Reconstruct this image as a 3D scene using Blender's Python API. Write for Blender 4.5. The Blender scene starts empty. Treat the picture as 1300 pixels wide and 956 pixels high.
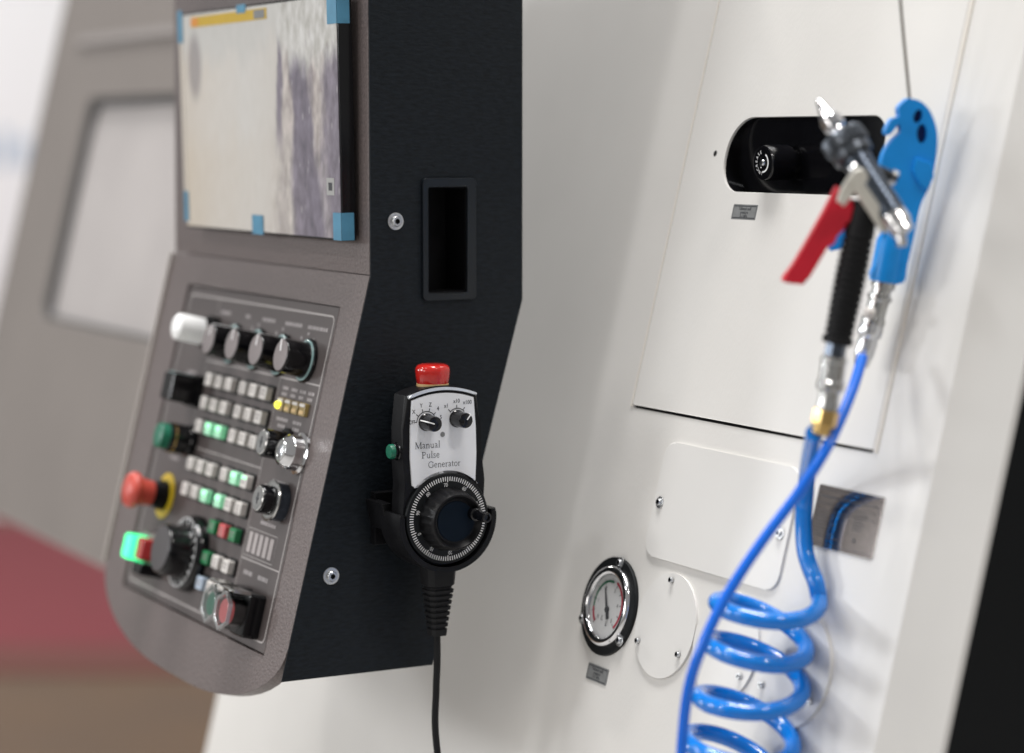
import bpy, bmesh, math, random
from mathutils import Matrix, Vector
random.seed(4)
R = math.radians
scene = bpy.context.scene
COL = scene.collection

# ------------------------------------------------------------------ camera
CAM = Vector((1.82465, -0.92306, 1.5))
YAW, PITCH = R(28.5), R(5.768)
cd = bpy.data.cameras.new('camera')
cam = bpy.data.objects.new('camera', cd); COL.objects.link(cam)
fwd = Vector((-math.cos(YAW)*math.cos(PITCH), math.sin(YAW)*math.cos(PITCH), -math.sin(PITCH)))
cam.location = CAM
cam.rotation_euler = fwd.to_track_quat('-Z', 'Y').to_euler()
cd.sensor_width = 36; cd.lens = 36*2950/1300
cd.clip_start = 0.05; cd.clip_end = 200
cd.dof.use_dof = True; cd.dof.focus_distance = 1.965; cd.dof.aperture_fstop = 2.3
scene.camera = cam

# ------------------------------------------------------------------ light
w = bpy.data.worlds.new('World'); scene.world = w; w.use_nodes = True
bg = w.node_tree.nodes['Background']
bg.inputs[0].default_value = (1.0, 0.985, 0.965, 1); bg.inputs[1].default_value = 0.35
def lamp(name, loc, target, size, watts, col=(1, .97, .93), shape='DISK', size_y=None):
    d = bpy.data.lights.new(name, 'AREA'); d.shape = shape; d.size = size
    if size_y: d.shape = 'RECTANGLE'; d.size_y = size_y
    d.energy = watts; d.color = col
    o = bpy.data.objects.new(name, d); COL.objects.link(o)
    o.location = loc
    o.rotation_euler = (Vector(target)-Vector(loc)).to_track_quat('-Z', 'Y').to_euler()
    return o
for i, (x, y, z, p, sz) in enumerate([(1.6, -0.2, 6.5, 45, 1.0), (0.3, 0.05, 6.5, 185, 1.2), (-1.0, 0.0, 6.5, 190, 1.2), (3.2, 0.5, 5.0, 62, .6),
        (0.1, -2.7, 4.2, 18, .4), (-1.7, -3.1, 4.2, 34, .4), (-1.7, -5.5, 2.7, 84, 1.5), (0.5, -6.0, 2.4, 30, 1.5),
        (-4.5, -4.5, 2.1, 66, .8), (-5.8, -0.3, 4.2, 90, .6)]):  # unseen hall lamps; the low front ones are added as fill
    lamp('hall_and_fill_lamp', (x, y, z), (x, y+0.2, 0) if z > 4 else (x*.5, 0, 1.1), sz, p, (1, .96, .92) if i % 2 else (.96, .98, 1))
scene.cycles.caustics_reflective = False; scene.cycles.caustics_refractive = False
scene.view_settings.view_transform = 'Standard'
scene.view_settings.look = 'None'
scene.view_settings.gamma = 1
scene.view_settings.exposure = -0.06

# ------------------------------------------------------------------ materials
def lin(c):
    return tuple((v/12.92 if v <= .04045 else ((v+.055)/1.055)**2.4) for v in [x/255 for x in c])
MATS = {}
def mat(name, col, rough=.5, metal=0, bump=None, var=None, coat=0, spec=.5, trans=0, emit=None, estr=0, alpha=1, ior=1.45, wave=None):
    m = bpy.data.materials.new(name); m.use_nodes = True
    nt = m.node_tree; b = nt.nodes['Principled BSDF']
    col = tuple(col)+(1,)
    b.inputs['Base Color'].default_value = col
    b.inputs['Roughness'].default_value = rough
    b.inputs['Metallic'].default_value = metal
    b.inputs['Specular IOR Level'].default_value = spec
    b.inputs['Coat Weight'].default_value = coat
    b.inputs['Transmission Weight'].default_value = trans
    b.inputs['IOR'].default_value = ior
    if emit: b.inputs['Emission Color'].default_value = tuple(emit)+(1,); b.inputs['Emission Strength'].default_value = estr
    tc = nt.nodes.new('ShaderNodeTexCoord')
    def noise(scale, detail=3, stretch=None):
        n = nt.nodes.new('ShaderNodeTexNoise'); n.inputs['Scale'].default_value = scale; n.inputs['Detail'].default_value = detail
        if stretch:
            mp = nt.nodes.new('ShaderNodeMapping'); mp.inputs['Scale'].default_value = stretch
            nt.links.new(tc.outputs['Object'], mp.inputs[0]); nt.links.new(mp.outputs[0], n.inputs['Vector'])
        else: nt.links.new(tc.outputs['Object'], n.inputs['Vector'])
        return n
    if bump:
        n = noise(bump[0], 2.5, bump[2] if len(bump) > 2 else None); bp = nt.nodes.new('ShaderNodeBump')
        bp.inputs['Strength'].default_value = bump[1]; bp.inputs['Distance'].default_value = .0006
        nt.links.new(n.outputs[0], bp.inputs['Height']); nt.links.new(bp.outputs[0], b.inputs['Normal'])
        if wave:
            n5 = noise(wave[0], 1.5, (1.6, .25, 1)); b5 = nt.nodes.new('ShaderNodeBump'); b5.inputs['Strength'].default_value = wave[1]; b5.inputs['Distance'].default_value = .02
            nt.links.new(n5.outputs[0], b5.inputs['Height']); nt.links.new(b5.outputs[0], bp.inputs['Normal'])
    if var:
        n = noise(var[0], 4, var[2] if len(var) > 2 else None); mx = nt.nodes.new('ShaderNodeMix'); mx.data_type = 'RGBA'
        mr = nt.nodes.new('ShaderNodeMapRange'); mr.inputs[1].default_value = .3; mr.inputs[2].default_value = .7
        nt.links.new(n.outputs[0], mr.inputs[0]); nt.links.new(mr.outputs[0], mx.inputs[0])
        mx.inputs[6].default_value = tuple(c*(1-var[1]) for c in col[:3])+(1,)
        mx.inputs[7].default_value = tuple(min(1, c*(1+var[1])) for c in col[:3])+(1,)
        nt.links.new(mx.outputs[2], b.inputs['Base Color'])
        mr2 = nt.nodes.new('ShaderNodeMapRange'); mr2.inputs[3].default_value = rough*.85; mr2.inputs[4].default_value = min(1, rough*1.15)
        nt.links.new(n.outputs[0], mr2.inputs[0]); nt.links.new(mr2.outputs[0], b.inputs['Roughness'])
    MATS[name] = m
    return m
white_paint = mat('white_paint', (.66, .643, .616), .36, bump=(700, .22, (1, .3, 1)), var=(6, .03), wave=(7, .10))
white_paint_smooth = mat('white_paint_smooth', (.665, .652, .63), .30, bump=(1100, .05), var=(8, .02))
navy = mat('navy_paint', (.0072, .0102, .0138), .5, spec=.22, bump=(300, .7, (.5, 1.5, 1)), var=(260, .35, (.5, 1.5, 1)))
grey_hammer = mat('grey_hammer_paint', (.126, .102, .098), .42, bump=(400, .95), var=(360, .26))
panel_grey = mat('panel_grey', (.078, .064, .062), .40, bump=(900, .05), var=(30, .05))
panel_line = mat('panel_line_print', (.42, .39, .38), .5)
panel_text = mat('panel_text_print', (.36, .33, .33), .5)
black_gloss = mat('black_gloss', (.004, .004, .005), .14, spec=.45)
black_plastic = mat('black_plastic', (.006, .006, .007), .38, spec=.2, bump=(900, .12), var=(60, .2))
black_matte = mat('black_matte', (.006, .007, .008), .5, spec=.25, bump=(700, .2))
black_rubber = mat('black_rubber', (.009, .009, .010), .6, spec=.25, bump=(500, .25), var=(80, .2))
black_void = mat('dark_inner_steel', (.004, .004, .004), .8)
body_black = mat('machine_side_paint', (.005, .006, .007), .5, spec=.2, bump=(500, .2))
knob_face = mat('knob_cap_grey', (.19, .165, .165), .42, var=(90, .06))
chrome = mat('chrome', (.66, .66, .67), .11, 1, var=(40, .05))
steel = mat('brushed_steel', (.52, .52, .51), .22, 1, var=(120, .1, (1, 1, 8)))
nickel = mat('nickel', (.55, .56, .58), .22, 1, var=(80, .08))
dark_anod = mat('grey_anodised', (.075, .09, .115), .28, .85, var=(90, .1))
brass = mat('brass', (.62, .42, .16), .26, 1, var=(70, .12))
ivory = mat('key_ivory', (.60, .57, .54), .42, var=(50, .05))
white_lamp = mat('white_lens', (.86, .86, .85), .25, emit=(1, 1, 1), estr=.08)
key_green_lit = mat('key_green_lit', (.40, .60, .48), .35, emit=(.05, .85, .30), estr=.28)
key_glow = mat('key_glow', (.5, .8, .6), .35, emit=(.16, 1, .42), estr=1.0)
key_green = mat('key_green', (.015, .17, .06), .4, var=(50, .1))
key_red = mat('key_red', (.52, .085, .09), .4, var=(50, .1))
key_blue = mat('key_pale_blue', (.36, .43, .52), .4, var=(50, .06))
lens_green = mat('green_lens_lit', (.1, .7, .3), .25, emit=(.03, .9, .30), estr=2.0)
lens_red = mat('red_lens', (.40, .04, .04), .25)
jade = mat('jade_plastic', (.008, .13, .075), .35, var=(50, .1))
mush_red = mat('mushroom_red', (.50, .070, .050), .38, var=(60, .1))
stop_red = mat('glossy_red', (.50, .016, .012), .16, coat=.4, var=(90, .12))
trig_red = mat('lever_red_vinyl', (.56, .010, .028), .36, bump=(400, .1), var=(40, .12))
yellow = mat('yellow_plastic', (.62, .44, .02), .4, var=(60, .08))
cream = mat('cream_plastic', (.60, .42, .20), .35)
amber = mat('amber_led', (.30, .22, .08), .3)
led_yellow = mat('lit_yellow_led', (.8, .75, .05), .3, emit=(1, .95, .05), estr=2.2)
plate_silver = mat('silver_face_plate', (.80, .81, .84), .45, .05, var=(25, .02))
print_dark = mat('dark_print', (.045, .047, .052), .6)
print_white = mat('white_print', (.88, .88, .88), .5)
tape_blue = mat('blue_tape', (.075, .24, .37), .45, bump=(300, .15), var=(60, .12))
label_yellow = mat('yellow_label', (.52, .34, .018), .45, var=(40, .06))
label_orange = mat('orange_label', (.62, .24, .03), .45)
label_grey = mat('grey_label', (.36, .36, .35), .5)
plate_grey = mat('etched_plate', (.20, .205, .205), .5, .15, var=(200, .12))
rating_mat = mat('polished_rating_plate', (.21, .185, .175), .09, .95, var=(160, .14, (1, 6, 1)))
dial_white = mat('dial_face', (.62, .62, .62), .5)
dial_red = mat('dial_red', (.42, .02, .05), .5)
dial_green = mat('dial_green', (.02, .14, .07), .5)
hose_blue = mat('blue_polyurethane', (.003, .25, .86), .13, trans=.35, coat=.4, ior=1.45)
hose_blue_thin = mat('blue_nylon_tube', (.003, .145, .74), .26, coat=.15, ior=1.45)
gun_blue = mat('blue_nylon', (.003, .25, .70), .36, bump=(500, .1), var=(40, .08))
hole_blue = mat('deep_blue_recess', (.004, .05, .20), .5)
def thin_clear(name, base, gloss, ior=1.45, rough=.05):
    m = bpy.data.materials.new(name); m.use_nodes = True; nt = m.node_tree; nt.nodes.clear()
    o = nt.nodes.new('ShaderNodeOutputMaterial'); t = nt.nodes.new('ShaderNodeBsdfTransparent'); g = nt.nodes.new('ShaderNodeBsdfGlossy')
    fr = nt.nodes.new('ShaderNodeMath'); fr.operation = 'POWER'; lw = nt.nodes.new('ShaderNodeLayerWeight'); lw.inputs[0].default_value = .5; nt.links.new(lw.outputs['Facing'], fr.inputs[0]); mx = nt.nodes.new('ShaderNodeMixShader'); ad_ = nt.nodes.new('ShaderNodeMath'); ad_.operation = 'ADD'; ad_.use_clamp = True
    t.inputs[0].default_value = tuple(base)+(1,); g.inputs['Roughness'].default_value = rough; fr.inputs[1].default_value = ior; ad_.inputs[1].default_value = gloss
    nt.links.new(fr.outputs[0], ad_.inputs[0]); nt.links.new(ad_.outputs[0], mx.inputs[0]); nt.links.new(t.outputs[0], mx.inputs[1]); nt.links.new(g.outputs[0], mx.inputs[2]); nt.links.new(mx.outputs[0], o.inputs[0])
    return m
clear = thin_clear('clear_plastic', (.98, .985, .985), .05, 5, .10)
clear_edge = thin_clear('clear_rim', (.95, .97, .97), .38, 3, .2)
glass = thin_clear('gauge_glass', (.97, .97, .97), .01, 4, .03)
brown_paint = mat('warm_grey_paint', (.19, .168, .154), .42, bump=(500, .2), var=(5, .04))
window_glass = mat('door_window_glass', (.43, .40, .39), .22, var=(2.4, .13), coat=.5)
seal_dark = mat('window_seal', (.05, .05, .05), .5)
strip_mat = mat('door_trim_strip', (.27, .245, .235), .3)
wire_mat = mat('steel_wire', (.16, .14, .12), .4, .7)
floor_mat = mat('brown_floor', (.105, .062, .032), .6, var=(3, .12), bump=(60, .2))
carpet_mat = mat('red_carpet', (.19, .036, .044), .9, bump=(300, .6), var=(30, .12))
wall_mat = mat('booth_wall_paint', (.82, .84, .86), .6, var=(1, .02))
logo_mat = mat('pale_blue_print', (.50, .58, .68), .6)

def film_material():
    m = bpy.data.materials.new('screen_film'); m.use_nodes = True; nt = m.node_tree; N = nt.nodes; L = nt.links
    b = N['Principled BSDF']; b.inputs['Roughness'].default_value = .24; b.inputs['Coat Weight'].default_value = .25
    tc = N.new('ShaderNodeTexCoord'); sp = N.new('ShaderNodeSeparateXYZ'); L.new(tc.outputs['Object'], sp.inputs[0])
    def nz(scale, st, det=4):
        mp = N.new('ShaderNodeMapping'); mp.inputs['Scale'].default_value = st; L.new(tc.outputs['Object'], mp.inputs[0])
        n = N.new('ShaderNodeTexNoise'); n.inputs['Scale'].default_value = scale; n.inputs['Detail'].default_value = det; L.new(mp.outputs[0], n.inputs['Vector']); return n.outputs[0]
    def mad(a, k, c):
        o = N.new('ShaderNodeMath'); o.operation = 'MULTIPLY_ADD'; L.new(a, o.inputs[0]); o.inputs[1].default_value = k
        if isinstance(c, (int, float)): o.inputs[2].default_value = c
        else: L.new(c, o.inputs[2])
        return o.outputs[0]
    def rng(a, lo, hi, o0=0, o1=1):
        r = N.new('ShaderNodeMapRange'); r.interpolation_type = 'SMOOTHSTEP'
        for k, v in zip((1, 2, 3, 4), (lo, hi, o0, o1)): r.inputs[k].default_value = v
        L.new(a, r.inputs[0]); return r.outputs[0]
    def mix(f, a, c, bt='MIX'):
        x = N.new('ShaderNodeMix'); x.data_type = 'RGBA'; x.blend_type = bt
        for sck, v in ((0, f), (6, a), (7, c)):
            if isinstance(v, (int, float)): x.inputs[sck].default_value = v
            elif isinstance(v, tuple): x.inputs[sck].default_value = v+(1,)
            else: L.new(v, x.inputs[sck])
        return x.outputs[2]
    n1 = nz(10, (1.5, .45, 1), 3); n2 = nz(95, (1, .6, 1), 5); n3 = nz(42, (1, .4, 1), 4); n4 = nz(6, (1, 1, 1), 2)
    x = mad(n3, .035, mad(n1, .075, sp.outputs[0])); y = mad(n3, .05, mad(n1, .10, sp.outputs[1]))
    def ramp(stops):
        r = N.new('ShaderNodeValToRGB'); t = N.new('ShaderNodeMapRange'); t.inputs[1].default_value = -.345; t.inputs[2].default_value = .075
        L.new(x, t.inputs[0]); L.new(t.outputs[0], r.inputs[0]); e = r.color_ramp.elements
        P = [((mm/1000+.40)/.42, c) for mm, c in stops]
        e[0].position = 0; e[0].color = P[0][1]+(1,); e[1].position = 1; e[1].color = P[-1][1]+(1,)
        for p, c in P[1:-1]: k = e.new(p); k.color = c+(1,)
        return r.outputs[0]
    cream, pale, pur, pur2, beige = (.60, .545, .48), (.63, .61, .58), (.175, .155, .195), (.215, .19, .23), (.47, .42, .40)  # reflections in the film, painted as purple and cream bands
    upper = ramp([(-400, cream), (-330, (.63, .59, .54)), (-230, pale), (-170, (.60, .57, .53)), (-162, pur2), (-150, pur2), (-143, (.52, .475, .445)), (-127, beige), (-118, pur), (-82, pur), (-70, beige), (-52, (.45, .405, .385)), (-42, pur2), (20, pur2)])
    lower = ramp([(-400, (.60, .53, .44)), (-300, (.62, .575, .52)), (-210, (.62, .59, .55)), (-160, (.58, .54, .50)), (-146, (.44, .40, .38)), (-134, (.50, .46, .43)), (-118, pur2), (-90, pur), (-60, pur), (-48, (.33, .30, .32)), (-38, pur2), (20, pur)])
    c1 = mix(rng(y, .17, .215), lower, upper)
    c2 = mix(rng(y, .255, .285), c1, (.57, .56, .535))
    # mottling of the wrinkled sheet, stronger over the painted dark reflection
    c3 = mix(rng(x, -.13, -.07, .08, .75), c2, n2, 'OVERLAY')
    # small bright dots
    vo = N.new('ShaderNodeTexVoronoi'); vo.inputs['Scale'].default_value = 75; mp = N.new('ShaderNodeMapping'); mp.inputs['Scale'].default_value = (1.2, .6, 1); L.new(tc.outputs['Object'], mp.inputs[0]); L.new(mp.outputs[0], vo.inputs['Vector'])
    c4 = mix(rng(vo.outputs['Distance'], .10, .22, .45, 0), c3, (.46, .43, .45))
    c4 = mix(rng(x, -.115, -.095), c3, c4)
    # grey oval near the upper left corner, a reflection painted into the colour
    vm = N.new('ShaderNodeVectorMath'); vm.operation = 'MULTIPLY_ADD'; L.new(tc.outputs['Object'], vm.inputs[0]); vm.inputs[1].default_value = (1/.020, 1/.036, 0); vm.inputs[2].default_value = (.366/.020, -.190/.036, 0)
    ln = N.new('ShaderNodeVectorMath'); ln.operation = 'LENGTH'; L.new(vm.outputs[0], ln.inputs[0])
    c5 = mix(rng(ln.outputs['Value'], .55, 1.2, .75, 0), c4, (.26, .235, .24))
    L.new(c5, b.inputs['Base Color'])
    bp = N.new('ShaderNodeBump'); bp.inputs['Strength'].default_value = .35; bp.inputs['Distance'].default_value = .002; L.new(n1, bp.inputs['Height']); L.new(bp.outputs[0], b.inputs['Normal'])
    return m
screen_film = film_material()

# ------------------------------------------------------------------ helpers (all lengths in mm, in a local frame)
def frame(O, ex, ey, ez):
    return Matrix(((ex[0], ey[0], ez[0], O[0]), (ex[1], ey[1], ez[1], O[1]), (ex[2], ey[2], ez[2], O[2]), (0, 0, 0, 1)))
LEAN = R(14); sl, cl = math.sin(LEAN), math.cos(LEAN)
KNEE = (0, -.072, 1.3847); G0 = (.0916, .1168, 1.0921)
FW = frame(G0, (1, 0, 0), (0, sl, cl), (0, -cl, sl))            # leaned machine front: x along, y up the slope, z out
FC = frame(KNEE, (1, 0, 0), (0, sl, cl), (0, -cl, sl))          # leaned lower front of the console
FU = frame(KNEE, (1, 0, 0), (0, 0, 1), (0, -1, 0))              # upright upper front of the console
FS = frame((0, 0, 0), (0, 1, 0), (0, 0, 1), (1, 0, 0))          # right side of the console
sy, cy = math.sin(YAW), math.cos(YAW)
FM = frame((.45722, .10621, 1.443), (sy, cy, 0), (0, 0, 1), (cy, -sy, 0))   # hanging metal gun
FB = frame((.41466, .17854, 1.45845), (sy, cy, 0), (0, 0, 1), (cy, -sy, 0)) # hanging blue gun
I4 = Matrix.Identity(4)
def at(F, x, y, z=0, rot=0):
    return F @ Matrix.Translation((x/1000, y/1000, z/1000)) @ Matrix.Rotation(rot, 4, 'Z')
WM = {}
def thing(name, label, cat, loc, group=None):
    o = bpy.data.objects.new(name, None); COL.objects.link(o)
    o.empty_display_size = .05; o.location = loc; WM[o] = Matrix.Translation(loc)
    o['label'] = label; o['category'] = cat
    if group: o['group'] = group
    return o
def place(o, parent, M):
    COL.objects.link(o)
    WM[o] = M
    if o.type == 'MESH' and len(o.data.polygons) > 5:
        wn = o.modifiers.new('weighted', 'WEIGHTED_NORMAL'); wn.weight = 100; wn.keep_sharp = True
    if parent:
        o.parent = parent; o.matrix_local = WM[parent].inverted() @ M
    else: o.matrix_world = M
class MB:
    def __init__(s): s.bm = bmesh.new(); s.T = None
    def v(s, p):
        p = Vector(p)
        if s.T is not None: p = s.T @ p
        return s.bm.verts.new(p)
    def prism(s, out, h0, h1, holes=(), bev=0, seg=2, back=True):
        loops = [list(out)]+[list(h) for h in holes]
        bot, top, tl = [], [], []
        for lp in loops:
            b = [s.v((x, y, h0)) for x, y in lp]; t = [s.v((x, y, h1)) for x, y in lp]
            n = len(lp)
            for i in range(n):
                j = (i+1) % n
                s.bm.faces.new((b[i], b[j], t[j], t[i]))
            bot.append(b); top.append(t)
        if not holes:
            s.bm.faces.new(top[0])
            if back: s.bm.faces.new(bot[0][::-1])
        else:
            for grp in ((top, bot) if back else (top,)):
                ed = []
                for lp in grp:
                    for i in range(len(lp)): ed.append(s.bm.edges.get((lp[i], lp[(i+1) % len(lp)])))
                bmesh.ops.triangle_fill(s.bm, edges=ed, use_beauty=True)
        if bev:
            ed = []
            for lp in top:
                for i in range(len(lp)): ed.append(s.bm.edges.get((lp[i], lp[(i+1) % len(lp)])))
            bmesh.ops.bevel(s.bm, geom=ed, offset=bev, segments=seg, affect='EDGES', profile=.5, clamp_overlap=True)
        return s
    def box(s, x0, x1, y0, y1, z0, z1, bev=0):
        return s.prism([(x0, y0), (x1, y0), (x1, y1), (x0, y1)], z0, z1, bev=bev)
    def lathe(s, prof, cx=0, cy=0, n=40, close=True):
        rings = []
        for r, h in prof:
            if r < 1e-6: rings.append([s.v((cx, cy, h))])
            else: rings.append([s.v((cx+r*math.cos(2*math.pi*i/n), cy+r*math.sin(2*math.pi*i/n), h)) for i in range(n)])
        for a, b in zip(rings, rings[1:]):
            for i in range(n):
                j = (i+1) % n
                if len(a) == 1 and len(b) > 1: s.bm.faces.new((a[0], b[j], b[i])) if False else s.bm.faces.new((a[0], b[i], b[j]))
                elif len(b) == 1 and len(a) > 1: s.bm.faces.new((a[i], a[j], b[0]))
                elif len(a) > 1: s.bm.faces.new((a[i], a[j], b[j], b[i]))
        return s
    def tube(s, pts, rad, n=16, cap=True):
        pts = [Vector(p) for p in pts]; rings = []
        up = Vector((.123, .5, .86))
        t0 = (pts[1]-pts[0]).normalized(); u = t0.cross(up).normalized()
        for i, p in enumerate(pts):
            t = ((pts[min(i+1, len(pts)-1)]-pts[max(i-1, 0)])).normalized()
            u = (u-t*u.dot(t)).normalized(); q = t.cross(u)
            r = rad[i] if isinstance(rad, (list, tuple)) else rad
            rings.append([s.v(p+u*r*math.cos(2*math.pi*k/n)+q*r*math.sin(2*math.pi*k/n)) for k in range(n)])
        for a, b in zip(rings, rings[1:]):
            for i in range(n): s.bm.faces.new((a[i], a[(i+1) % n], b[(i+1) % n], b[i]))
        if cap: s.bm.faces.new(rings[0][::-1]); s.bm.faces.new(rings[-1])
        return s
    def axis(s, p, d):
        """following shapes are built along direction d from point p"""
        z = Vector(d).normalized(); x = Vector((0, 0, 1)).cross(z)
        if x.length < 1e-4: x = Vector((1, 0, 0))
        x.normalize(); y = z.cross(x)
        s.T = Matrix(((x[0], y[0], z[0], p[0]), (x[1], y[1], z[1], p[1]), (x[2], y[2], z[2], p[2]), (0, 0, 0, 1)))
        return s
    def ribbon(s, pts, wd, z=0, closed=False):
        P = [Vector((p[0], p[1])) for p in pts]; n = len(P); a = []
        for i in range(n):
            if closed: t = P[(i+1) % n]-P[i-1]
            else: t = P[min(i+1, n-1)]-P[max(i-1, 0)]
            t.normalize(); q = Vector((-t.y, t.x))*wd/2
            a.append((s.v((P[i].x+q.x, P[i].y+q.y, z)), s.v((P[i].x-q.x, P[i].y-q.y, z))))
        for i in range(n if closed else n-1):
            j = (i+1) % n; s.bm.faces.new((a[i][0], a[i][1], a[j][1], a[j][0]))
        return s
    def mesh(s, name, m, smooth=35):
        bmesh.ops.scale(s.bm, vec=(.001,)*3, verts=s.bm.verts)
        bmesh.ops.recalc_face_normals(s.bm, faces=s.bm.faces)
        me = bpy.data.meshes.new(name); s.bm.to_mesh(me); s.bm.free()
        for p in me.polygons: p.use_smooth = True
        me.set_sharp_from_angle(angle=R(smooth))
        me.materials.append(m)
        return me
    def build(s, name, m, parent, M=I4, smooth=35):
        o = bpy.data.objects.new(name, s.mesh(name, m, smooth)); place(o, parent, M); return o
def inst(name, me, parent, M):
    o = bpy.data.objects.new(name, me); place(o, parent, M); return o
def rrect(x0, x1, y0, y1, r, n=8):
    r = r if isinstance(r, (list, tuple)) else (r,)*4      # bl, br, tr, tl
    out = []
    for (cx, cy, a, q) in ((x0+r[0], y0+r[0], 180, r[0]), (x1-r[1], y0+r[1], 270, r[1]), (x1-r[2], y1-r[2], 0, r[2]), (x0+r[3], y1-r[3], 90, r[3])):
        if q < .01: out.append((cx, cy)); continue
        for i in range(n+1):
            t = R(a+90*i/n); out.append((cx+q*math.cos(t), cy+q*math.sin(t)))
    return out
def circ(cx, cy, r, n=48): return [(cx+r*math.cos(2*math.pi*i/n), cy+r*math.sin(2*math.pi*i/n)) for i in range(n)]
def arc(cx, cy, r, a0, a1, n=24): return [(cx+r*math.cos(R(a0+(a1-a0)*i/n)), cy+r*math.sin(R(a0+(a1-a0)*i/n))) for i in range(n+1)]
def spline(P, k=8):
    P = [Vector(p) for p in P]; out = []
    for i in range(len(P)-1):
        a, b, c, d = P[max(i-1, 0)], P[i], P[i+1], P[min(i+2, len(P)-1)]
        for j in range(k):
            t = j/k; out.append(.5*((2*b)+(c-a)*t+(2*a-5*b+4*c-d)*t*t+(3*b-a-3*c+d)*t**3))
    out.append(P[-1]); return out
def text(s, size, name, m, parent, M, align='CENTER', sx=1, bold=0):
    cu = bpy.data.curves.new(name, 'FONT'); cu.body = s; cu.size = size/1000; cu.align_x = align; cu.offset = bold*size/1000; cu.align_y = 'CENTER'
    t = bpy.data.objects.new('tmp_text', cu); COL.objects.link(t)
    me = bpy.data.meshes.new_from_object(t.evaluated_get(bpy.context.evaluated_depsgraph_get()))
    bpy.data.objects.remove(t); me.name = name; me.materials.clear(); me.materials.append(m)
    o = bpy.data.objects.new(name, me); place(o, parent, M @ Matrix.Diagonal((sx, 1, 1, 1))); return o
SERIF = {
 'M': (.86, [([(.12, 0), (.14, .68)], .04), ([(.14, .68), (.43, .03)], .09), ([(.43, .03), (.72, .68)], .04), ([(.72, .68), (.74, 0)], .09), ([(.03, .0), (.22, .0)], .035), ([(.63, 0), (.85, 0)], .035), ([(.04, .67), (.16, .67)], .035), ([(.70, .67), (.82, .67)], .035)]),
 'P': (.58, [([(.15, 0), (.15, .68)], .085), ([(.12, .66), (.32, .66), (.43, .61), (.47, .50), (.42, .38), (.32, .33), (.15, .33)], .06), ([(.04, 0), (.28, 0)], .035), ([(.04, .67), (.16, .67)], .035)]),
 'G': (.75, [([(.38+.31*math.cos(R(t)), .34+.34*math.sin(R(t))) for t in range(35, 331, 12)], .065), ([(.62, .06), (.62, .30)], .08), ([(.5, .30), (.72, .30)], .035), ([(.63, .45), (.63, .62)], .035)]),
 'a': (.44, [([(.07, .37), (.12, .43), (.20, .45), (.27, .42), (.30, .34), (.30, .08), (.33, .02), (.40, .03)], .065), ([(.30, .26), (.16, .22), (.07, .14), (.08, .05), (.15, .01), (.23, .04), (.30, .11)], .05)]),
 'n': (.52, [([(.12, 0), (.12, .44)], .075), ([(.04, 0), (.21, 0)], .035), ([(.04, .43), (.12, .43)], .035), ([(.12, .32), (.20, .41), (.30, .44), (.38, .38), (.40, .28), (.40, 0)], .065), ([(.32, 0), (.49, 0)], .035)]),
 'u': (.52, [([(.11, .44), (.11, .14), (.15, .04), (.23, .01), (.32, .05), (.38, .12)], .065), ([(.38, .44), (.38, 0)], .07), ([(.03, .43), (.11, .43)], .035), ([(.30, .43), (.38, .43)], .035), ([(.38, .015), (.47, .015)], .035)]),
 'l': (.26, [([(.13, 0), (.13, .74)], .075), ([(.04, 0), (.22, 0)], .035), ([(.05, .73), (.13, .73)], .035)]),
 's': (.38, [([(.30, .35), (.27, .42), (.18, .45), (.10, .41), (.09, .32), (.17, .25), (.27, .19), (.31, .11), (.26, .03), (.16, 0), (.08, .03), (.05, .11)], .06)]),
 'e': (.44, [([(.07, .25), (.37, .25), (.35, .36), (.28, .43), (.20, .45), (.11, .39), (.06, .25), (.09, .10), (.17, .01), (.28, .01), (.38, .09)], .058)]),
 'r': (.36, [([(.12, 0), (.12, .44)], .075), ([(.04, 0), (.22, 0)], .035), ([(.04, .43), (.12, .43)], .035), ([(.12, .31), (.18, .40), (.25, .44), (.32, .41)], .06)]),
 't': (.30, [([(.13, .58), (.13, .10), (.17, .02), (.27, .04)], .07), ([(.03, .43), (.27, .43)], .035)]),
 'o': (.50, [([(.25+.185*math.cos(R(t)), .22+.225*math.sin(R(t))) for t in range(0, 361, 15)], .062)]),
}
def serif_word(mb, word, x, y, em, slope=0):
    for ch in word:
        adv, st = SERIF[ch]
        for pts, wd in st: mb.ribbon([(x+px*em, y+py*em) for px, py in pts], wd*em*1.05)
        x += adv*em
def struct(o): o['kind'] = 'structure'; return o
def stuff(o): o['kind'] = 'stuff'; return o

# shared small fasteners
def socket_screw(r=4.6, h=4.5, washer=True):
    b = MB()
    if washer: b.lathe([(r*1.62, 0), (r*1.62, .9), (r*1.5, 1.1), (r*.9, 1.1)], n=32)
    b.lathe([(r, .8), (r, h-.9), (r*.86, h), (r*.56, h)], n=28)
    b.lathe([(r*.62, h+.02), (r*.55, h+.02), (r*.5, h-2.4), (0, h-2.6)], n=6)
    me = b.mesh('screw', screw_steel); me.materials.append(black_matte)
    for p in me.polygons:
        c = p.center*1000
        if (c.x**2+c.y**2)**.5 < r*.5 and c.z > h-2.7: p.material_index = 1  # hex recess blackened; its shade is put into the colour
    return me
screw_steel = mat('zinc_screw', (.56, .57, .58), .34, 1, var=(200, .12))
SCREW = socket_screw()
SCREW_SMALL = socket_screw(2.6, 3.2, False)
SCREW_MID = socket_screw(3.2, 3.0, True)

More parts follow.
